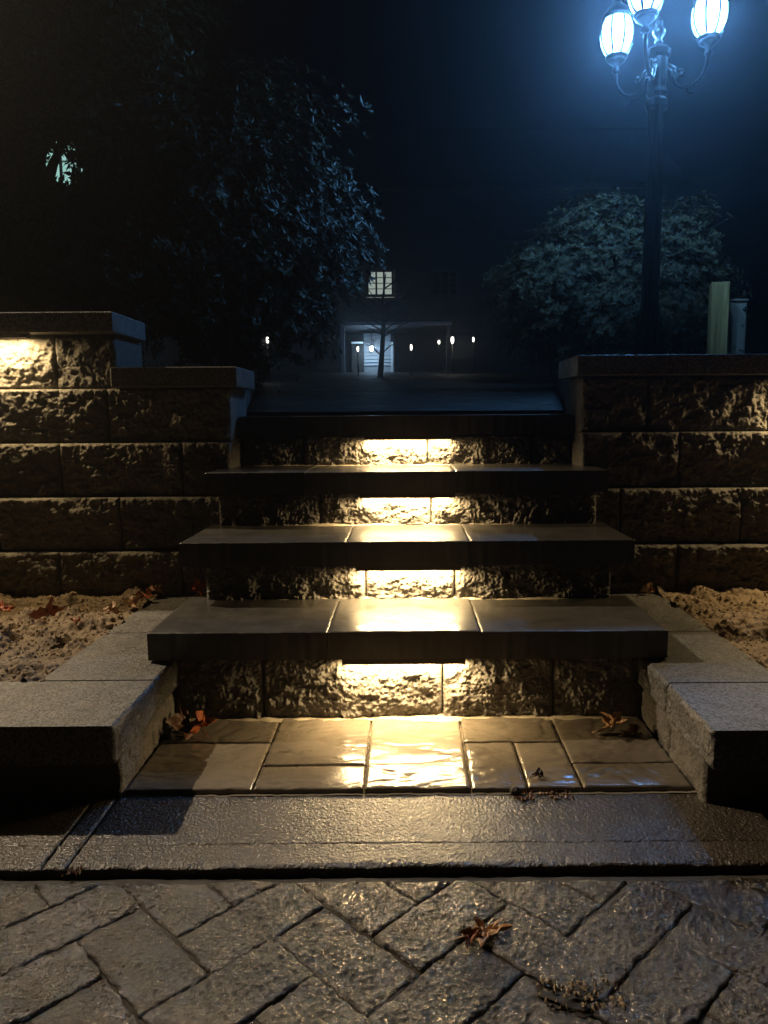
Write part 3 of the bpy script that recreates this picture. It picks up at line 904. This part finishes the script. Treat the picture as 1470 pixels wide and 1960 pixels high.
# ------------------------------------------------------------------ house
def window(parent, x0, x1, y, z0, z1, cols, rows, glow, fr=.05, name='window'):
    f = box(name, x0 - fr, x1 + fr, y + .02, y + .06, z0 - fr, z1 + fr, glow, parent, 0)
    for a, b, c, d in ((x0 - fr, x1 + fr, z1, z1 + fr), (x0 - fr, x1 + fr, z0 - fr, z0), (x0 - fr, x0, z0, z1), (x1, x1 + fr, z0, z1)):
        box('window_frame', a, b, y - .03, y + .0185, c, d, DARKWALL, f, .004)
    for i in range(1, cols):
        xx = x0 + (x1 - x0) * i / cols
        box('muntin', xx - .018, xx + .018, y - .01, y + .018, z0, z1, DARKWALL, f, .002)
    for j in range(1, rows):
        zz = z0 + (z1 - z0) * j / rows
        box('muntin', x0, x1, y - .008, y + .016, zz - .006, zz + .006, DARKWALL, f, .001)
    return f

def siding_wall(name, x0, x1, y, z0, z1, mat, parent, step=.11):
    V, Fc = [], []
    n = int((z1 - z0) / step) + 1
    for i in range(n):
        a, b = z0 + i * step, min(z0 + (i + 1) * step, z1)
        if b - a < 0.005: continue
        o = len(V)
        V += [(x0, y - .03, a), (x1, y - .03, a), (x1, y, b), (x0, y, b), (x0, y + .03, a), (x1, y + .03, a), (x1, y + .03, b), (x0, y + .03, b)]
        Fc += [[o, o + 1, o + 2, o + 3], [o + 4, o + 5, o + 1, o], [o + 3, o + 2, o + 6, o + 7], [o + 1, o + 5, o + 6, o + 2], [o + 4, o, o + 3, o + 7]]
    w = mesh_obj(name, V, Fc, mat, parent, False)
    return w

def house():
    gz = hill(14) - 0.02
    t = empty('house', (0.5, 16, gz), 'dark two-storey house beyond the path with a lit porch alcove', 'house')
    siding_wall('wall', -4.0, 5.0, 15.0, gz - .3, 5.2, DARKWALL, t, .16)
    box('wall', -4.0, 5.0, 15.04, 20, gz - .3, 5.2, DARKWALL, t, 0)
    bm = bmesh.new()
    V = [(-4.4, 14.6, 5.2), (5.4, 14.6, 5.2), (5.4, 20.4, 5.2), (-4.4, 20.4, 5.2), (-4.4, 17.5, 7.2), (5.4, 17.5, 7.2)]
    mesh_obj('roof', V, [[0, 1, 5, 4], [2, 3, 4, 5], [0, 4, 3], [1, 2, 5], [0, 3, 2, 1]], ROOF, t, False)
    window(t, -.72, -.27, 14.93, 3.22, 3.645, 3, 4, WINDOW_GLOW)
    window(t, .55, 1.0, 14.93, 3.22, 3.645, 3, 4, DARK_GLASS)
    # porch
    box('porch_roof', -1.16, .85, 12.95, 14.95, 2.46, 2.56, ROOF, t, .01)
    box('porch_beam', -1.12, .80, 12.98, 13.04, 2.40, 2.455, STONEB, t, .006)
    box('porch_post', -1.125, -1.055, 13.0, 13.07, gz - .1, 2.398, STONEB, t, .008)
    box('porch_post', .70, .77, 13.0, 13.07, gz - .1, 2.398, DARKWALL, t, .008)
    siding_wall('alcove_siding', -.79, -.285, 14.2, 1.80, 2.40, SIDING, t, .062)
    box('foundation', -.79, -.285, 14.19, 14.5, gz - .2, 1.795, STONEB, t, .004)
    box('corner_trim', -.282, -.235, 14.14, 14.3, gz - .1, 2.23, WHITE, t, .004)
    d = box('door', -1.02, -.795, 14.2, 14.24, gz, 2.2, DARKWALL, t, .004)
    box('door_lintel', -1.02, -.80, 14.10, 14.195, 2.205, 2.235, WHITE, t, .004)
    box('partition', -.23, -.2, 13.9, 14.9, gz - .2, 2.40, DARKWALL, t, .004)
    return t
house()

def porch_lantern():
    x, y, z = -.635, 13.98, 2.10
    t = empty('porch_lantern', (x, y, z), 'bright cold porch lantern in front of the siding alcove', 'lantern')
    tube('hanger', [(x, y, 2.399), (x, y, z + .05)], .008, BLACKM, t)
    lathe('cap', x, y, [(.05, z + .045), (.045, z + .055), (.01, z + .075)], BLACKM, t, 12)
    lathe('bulb', x, y, [(.01, z - .05), (.03, z - .03), (.036, z), (.03, z + .03), (.015, z + .044)], PORCH_BULB, t, 12)
    ld = bpy.data.lights.new('porch_glow', 'POINT'); ld.energy = 15; ld.color = (0.4, 0.68, 1.0); ld.shadow_soft_size = .05
    lo = bpy.data.objects.new('porch_glow', ld); col.objects.link(lo); attach(lo, t, (x, y - .08, z))
porch_lantern()

def path_light(x, y, z, h, label, power=0.12, r=.014):
    zb = hill(y)
    t = empty('path_light', (x, y, zb), label, 'path light', 'small lights along the path')
    tube('stake', [(x, y, zb - .02), (x, y, z - h / 2 - .01)], .010, BLACKM, t)
    lathe('lens', x, y, [(r * .5, z - h / 2), (r, z - h / 4), (r, z + h / 4), (r * .6, z + h / 2)], PATH_LENS, t, 10)
    lathe('cap', x, y, [(r * 1.6, z + h / 2), (r * 1.5, z + h / 2 + .012), (r * .3, z + h / 2 + .035)], BLACKM, t, 10)
    ld = bpy.data.lights.new('path_glow', 'POINT'); ld.energy = power; ld.color = (1, .9, .72); ld.shadow_soft_size = .03
    lo = bpy.data.objects.new('path_glow', ld); col.objects.link(lo); attach(lo, t, (x, y - r - .035, z))
path_light(-.70, 11, 1.83, .07, 'small path light left of the lit alcove in front of the dark door')
path_light(.078, 11, 1.847, .08, 'small path light on a stake right of the white corner trim')
path_light(.741, 12, 2.045, .10, 'brightest of the small path lights, right of centre', 1.2, .024)
path_light(1.073, 12, 2.051, .07, 'rightmost small path light near the rhododendron')
path_light(.57, 13, 2.11, .06, 'faint small lamp added for a window reflection, just left of the brightest one', 0.3, .018)  # added lamp, stands in for lights reflected in a window pane
path_light(-1.464, 8, 1.665, .06, 'small warm light low behind the evergreen leaves', 0.3)

# bare young tree in front of the porch
def bare_tree():
    x, y = -.315, 10.0
    zb = hill(y) - .02
    t = empty('bare_tree', (x, y, zb), 'slender bare tree silhouetted against the lit porch alcove', 'tree')
    tube('trunk', [(x - .03, y, zb), (x, y, zb + .35), (x + .03, y + .02, zb + .8), (x + .02, y, zb + 1.05), (x + .06, y, zb + 1.35)], [.04, .032, .026, .016, .006], BARK, t)
    rs = random.Random(5)
    for k in range(16):
        f = rs.uniform(.25, 1.0); z0 = zb + .3 + f * .9
        s = rs.choice((-1, 1)); L = rs.uniform(.2, .6)
        p0 = Vector((x + .02 + .02 * f, y, z0)); p1 = p0 + Vector((s * L * .5, rs.uniform(-.1, .1), L * .3)); p2 = p0 + Vector((s * L, rs.uniform(-.15, .15), L * rs.uniform(.4, .9)))
        tube('branch', [p0, p1, p2], [.010, .007, .003], BARK, t, 6)
    for s in (-1, 1):
        p0 = Vector((x - .02, y, zb + .30))
        tube('branch', [p0, p0 + Vector((s * .12, 0, .12)), p0 + Vector((s * .2, 0, .15))], [.010, .008, .004], BARK, t, 6)
bare_tree()

# second house seen through the evergreen
def far_house():
    y = 11.0; gz = hill(11) - .1
    t = empty('neighbouring_house', (-5.5, y + 2, gz), 'dark neighbouring house whose pale lit window glints through the evergreen', 'house')
    siding_wall('wall', -8.0, -4.0, y, gz, 5.2, DARKWALL, t, .16)
    box('wall', -8.0, -4.0, y + .04, y + 5, gz, 5.2, DARKWALL, t, 0)
    mesh_obj('roof', [(-8.3, y - .3, 5.2), (-3.7, y - .3, 5.2), (-3.7, y + 5.3, 5.2), (-8.3, y + 5.3, 5.2), (-8.3, y + 2.5, 6.8), (-3.7, y + 2.5, 6.8)],
             [[0, 1, 5, 4], [2, 3, 4, 5], [0, 4, 3], [1, 2, 5], [0, 3, 2, 1]], ROOF, t, False)
    window(t, -5.06, -4.60, y - .07, 3.75, 4.78, 2, 3, WINDOW_GLOW2)
far_house()

# ------------------------------------------------------------------ fallen leaves and litter
def maple_leaf(name, loc, size, rotz, mat, label, curl=0.5, tilt=(0, 0), lobes=5, narrow=1.0, seed=0, group='fallen leaves'):
    rs = random.Random(seed)
    n, rings = 60, 7
    V = [(0, 0, 0)]; Fc = []
    for j in range(1, rings + 1):
        f = j / rings
        for k in range(n):
            a = 2 * math.pi * k / n
            ll = (1 - abs(((a * lobes / (2 * math.pi)) % 1.0) - .5) * 2) ** 1.25
            spike = 0.16 * (1 - abs(((a * lobes * 3 / (2 * math.pi)) % 1.0) - .5) * 2)
            r = size * (0.34 + 0.66 * ll + spike * f) * (0.92 + .16 * math.sin(a + seed))
            x, y = r * f * math.cos(a), r * f * math.sin(a) * narrow
            z = curl * (f ** 2) * size * (0.35 + 0.55 * math.sin(a * 2 + seed) + .3 * math.sin(a * 5 + seed * 2)) + .07 * size * math.sin(9 * f + a * 3) + .05 * size * abs(math.sin(a * lobes / 2)) * f
            V.append((x, y, z))
    for k in range(n): Fc.append([0, 1 + k, 1 + (k + 1) % n])
    for j in range(rings - 1):
        for k in range(n):
            a, b = 1 + j * n + k, 1 + j * n + (k + 1) % n
            Fc.append([a, a + n, b + n, b])
    M = Euler((tilt[0], tilt[1], rotz)).to_matrix()
    P = np.array([tuple(M @ Vector(v)) for v in V])
    P[:, 2] -= P[:, 2].min()
    P += np.array(loc)
    # stalk and a paper-thin second skin
    nrm_off = np.array([0, 0, .0007])
    nv = len(P)
    P2 = np.vstack([P, P + nrm_off])
    F2 = Fc + [[i + nv for i in f][::-1] for f in Fc]
    o = mesh_obj(name, P2, F2, mat, None, True)
    tag(o, label, 'leaf', group)
    st = M @ Vector((-size * 1.25, 0, size * .25)); s0 = M @ Vector((0, 0, 0))
    zb = loc[2] + .003
    tube('stalk', [(loc[0] + s0.x, loc[1] + s0.y, zb + size * .08), (loc[0] + st.x * .5, loc[1] + st.y * .5, zb + size * .05), (loc[0] + st.x, loc[1] + st.y, zb)], [.0012, .001, .0012], mat, o, 5)
    return o
maple_leaf('fallen_leaf', (-.592, 1.905, .026), .062, 0.5, DRY_BROWN, 'crumpled dark red-brown maple leaf in the left corner of the landing', .55, (.2, .1), 5, 1.0, 3)
maple_leaf('fallen_leaf', (-.552, 1.888, .028), .045, 2.2, DRY_RED, 'reddish leaf lying over the crumpled one on the landing', .6, (-.25, .2), 5, .9, 8)
maple_leaf('fallen_leaf', (.545, 1.872, .026), .048, .1, DRY_TAN, 'pale tan curled leaf on the right side of the landing', .45, (.15, -.4), 5, .75, 5)
maple_leaf('fallen_leaf', (.592, 1.856, .026), .036, .3, DRY_BROWN, 'dark half of a curled leaf beside the pale tan one', .5, (.1, .1), 3, .6, 6)
maple_leaf('fallen_leaf', (.302, 1.633, .025), .020, .4, DRY_DARK, 'small dark leaf on the front right landing paver', .6, (.2, 0), 3, .7, 7)
maple_leaf('fallen_leaf', (.125, 1.13, .005), .044, .2, DRY_TAN, 'small flat tan leaf lying on the herringbone bricks', .30, (.12, -.1), 5, .62, 9)
maple_leaf('fallen_leaf', (.096, 1.117, .004), .019, 1.4, DRY_RED, 'orange scrap of leaf on the bricks beside the tan leaf', .5, (.1, .1), 3, .8, 10)
maple_leaf('fallen_leaf', (-1.115, 2.245, .235), .058, 1.0, DRY_RED, 'curled red leaf on the left soil bed', .6, (-.7, .25), 5, .9, 11)
maple_leaf('fallen_leaf', (-1.03, 2.235, .23), .04, 2.0, DRY_RED, 'flat orange leaf tip beside the curled red leaf in the soil', .3, (.1, .25), 3, .5, 12)
for i, (x, y, m_, lb) in enumerate(((-.945, 2.60, DRY_RED, 'orange leaf at the back corner of the left border'), (-.96, 2.50, DRY_TAN, 'pinkish leaf along the edge of the left border'),
                             (-.985, 2.40, DRY_TAN, 'pale leaf nearest the viewer along the left border edge'), (-.93, 2.66, DRY_TAN, 'small pale leaf against the left wall at the border end'))):
    maple_leaf('fallen_leaf', (x, y, .215), .036, i * 1.3, m_, lb, .6, (.3, -.2), 5, .8, 20 + i)
maple_leaf('fallen_leaf', (-1.33, 2.36, .235), .05, .2, DRY_RED, 'red leaf in the soil at the left picture edge', .3, (.1, .1), 5, .8, 30)
maple_leaf('fallen_leaf', (-.765, 2.655, .212), .040, .9, DRY_RED, 'dim red maple leaf leaning on the wall left of the second step', .4, (1.1, .1), 5, 1.0, 31)
maple_leaf('fallen_leaf', (.885, 2.655, .205), .036, .1, DRY_TAN, 'orange curled leaf at the back of the right border', .8, (.2, -.3), 3, .6, 32)

def clod(name, loc, r, mat, label, cat, seed, flat=.5, n=14, spikes=0.25):
    V, Fc = [], []
    rs = np.random.default_rng(seed)
    for j in range(n + 1):
        ph = math.pi * j / n
        for k in range(2 * n):
            th = math.pi * k / n
            d = np.array([math.sin(ph) * math.cos(th), math.sin(ph) * math.sin(th), math.cos(ph)])
            q = 1 + spikes * float(fbm(np.array([d[0] * 2.2 + seed]), np.array([d[1] * 2.2 + d[2] * 2]), 3, seed)[0]) * 2
            V.append(loc[0] + r[0] * q * d[0] if False else (loc[0] + r[0] * q * d[0], loc[1] + r[1] * q * d[1], loc[2] + r[2] * q * d[2] * (1 if d[2] > 0 else .3)))
    m = 2 * n
    for j in range(n):
        for k in range(m):
            Fc.append([j * m + k, (j + 1) * m + k, (j + 1) * m + (k + 1) % m, j * m + (k + 1) % m])
    o = mesh_obj(name, V, Fc, mat, None, True)
    return tag(o, label, cat)
clod('pebble', (.242, 1.583, .016), (.012, .010, .012), JOINT, 'small dark stone at the front edge of the landing', 'stone', 3)
clod('flat_stone', (-1.345, 2.17, .205), (.11, .075, .022), COPING, 'flat tan stone half buried in the soil at the left edge', 'stone', 5, spikes=.08)
clod('soil_clod', (.252, 1.00, -.002), (.055, .022, .007), JOINT, 'flattened clump of soil and moss on the bricks, lower right', 'soil clump', 8, n=22, spikes=.5)
# litter of leaf crumbs at the edge of the landing
def litter(x0, x1, y0, y1, z, n, label, seed, mat=None):
    rs = np.random.default_rng(seed)
    V, Fc = [], []
    for i in range(n):
        x, y = rs.uniform(x0, x1), rs.uniform(y0, y1)
        s = rs.uniform(.002, .007); a = rs.uniform(0, 6.28)
        o = len(V)
        for k in range(4):
            aa = a + k * math.pi / 2
            V.append((x + s * math.cos(aa) * (1 if k % 2 else .5), y + s * math.sin(aa), z + rs.uniform(0, .007)))
        V.append((x, y, z + .008))
        Fc += [[o, o + 1, o + 4], [o + 1, o + 2, o + 4], [o + 2, o + 3, o + 4], [o + 3, o, o + 4]]
    t = mesh_obj('leaf_litter', V, Fc, mat or DRY_BROWN, None, False)
    return tag(t, label, 'litter', kind='stuff')
litter(.24, .37, 1.555, 1.592, .008, 46, 'crumbs of dead leaf along the front edge of the landing', 2)
litter(-.66, -.63, 1.29, 1.335, .0, 16, 'tuft of weed and crumbs in the slab joint at lower left', 4)
litter(.19, .315, .975, 1.03, .002, 60, 'crumbs of leaf and moss over the soil clump on the bricks', 9, SOIL)
litter(-1.25, -.96, 1.9, 2.35, .225, 40, 'crumbs of dead leaf scattered over the left soil', 6)

def pebbles(x0, x1, y0, y1, sd, n, label, seed):
    rs = np.random.default_rng(seed)
    ico = bmesh.new(); bmesh.ops.create_icosphere(ico, subdivisions=1, radius=1.0)
    bv = np.array([v.co[:] for v in ico.verts]); bf = [[v.index for v in f.verts] for f in ico.faces]; ico.free()
    V, Fc = [], []
    for i in range(n):
        x, y = rs.uniform(x0, x1), rs.uniform(y0, y1)
        z = float(soil_z(np.array([x]), np.array([y]), sd)[0])
        s = rs.uniform(.0025, .006) * (2.2 if rs.uniform() > .95 else 1)
        P = bv * s * rs.uniform(.6, 1.2, 3) * rs.uniform(.85, 1.15, (len(bv), 1)) + np.array([x, y, z + s * .3])
        o = len(V); V += P.tolist(); Fc += [[q + o for q in f] for f in bf]
    return tag(mesh_obj('soil_pebbles', V, Fc, SOIL, None, False), label, 'pebbles', kind='stuff')
pebbles(-1.6, -.935, 1.82, 2.7, 4, 900, 'small crumbs and pebbles on the left soil bed', 3)
pebbles(.935, 1.6, 1.78, 2.7, 9, 900, 'small crumbs and pebbles on the right soil bed', 5)
def twig(p, q, label):
    o = tube('twig', [p, [(p[i] + q[i]) / 2 + (.004 if i == 2 else .003) for i in range(3)], q], [.0022, .002, .0012], BARK, None, 6)
    tag(o, label, 'twig')
twig((-1.20, 2.43, .222), (-1.12, 2.50, .232), 'thin twig lying in the left soil behind the red leaf')
twig((1.22, 2.30, .215), (1.33, 2.36, .222), 'thin twig lying in the right soil')

# ------------------------------------------------------------------ damp night air
bm = bmesh.new()
add_box(bm, -60, 60, -8, 60, -1.05, 7.6)
hz = bm_obj('haze', bm, SPLIT, None)
hm = bpy.data.materials.new('night_haze'); hm.use_nodes = True
hn = hm.node_tree; hn.nodes.clear()
ho = hn.nodes.new('ShaderNodeOutputMaterial'); hv = hn.nodes.new('ShaderNodeVolumePrincipled')
hv.inputs['Color'].default_value = (0.92, 0.95, 1.0, 1); hv.inputs['Density'].default_value = HAZE
hv.inputs['Anisotropy'].default_value = 0.88
hn.links.new(hv.outputs[0], ho.inputs['Volume'])
hz.data.materials.clear(); hz.data.materials.append(hm)
tag(hz, 'damp night air round the whole garden', 'haze', kind='stuff')
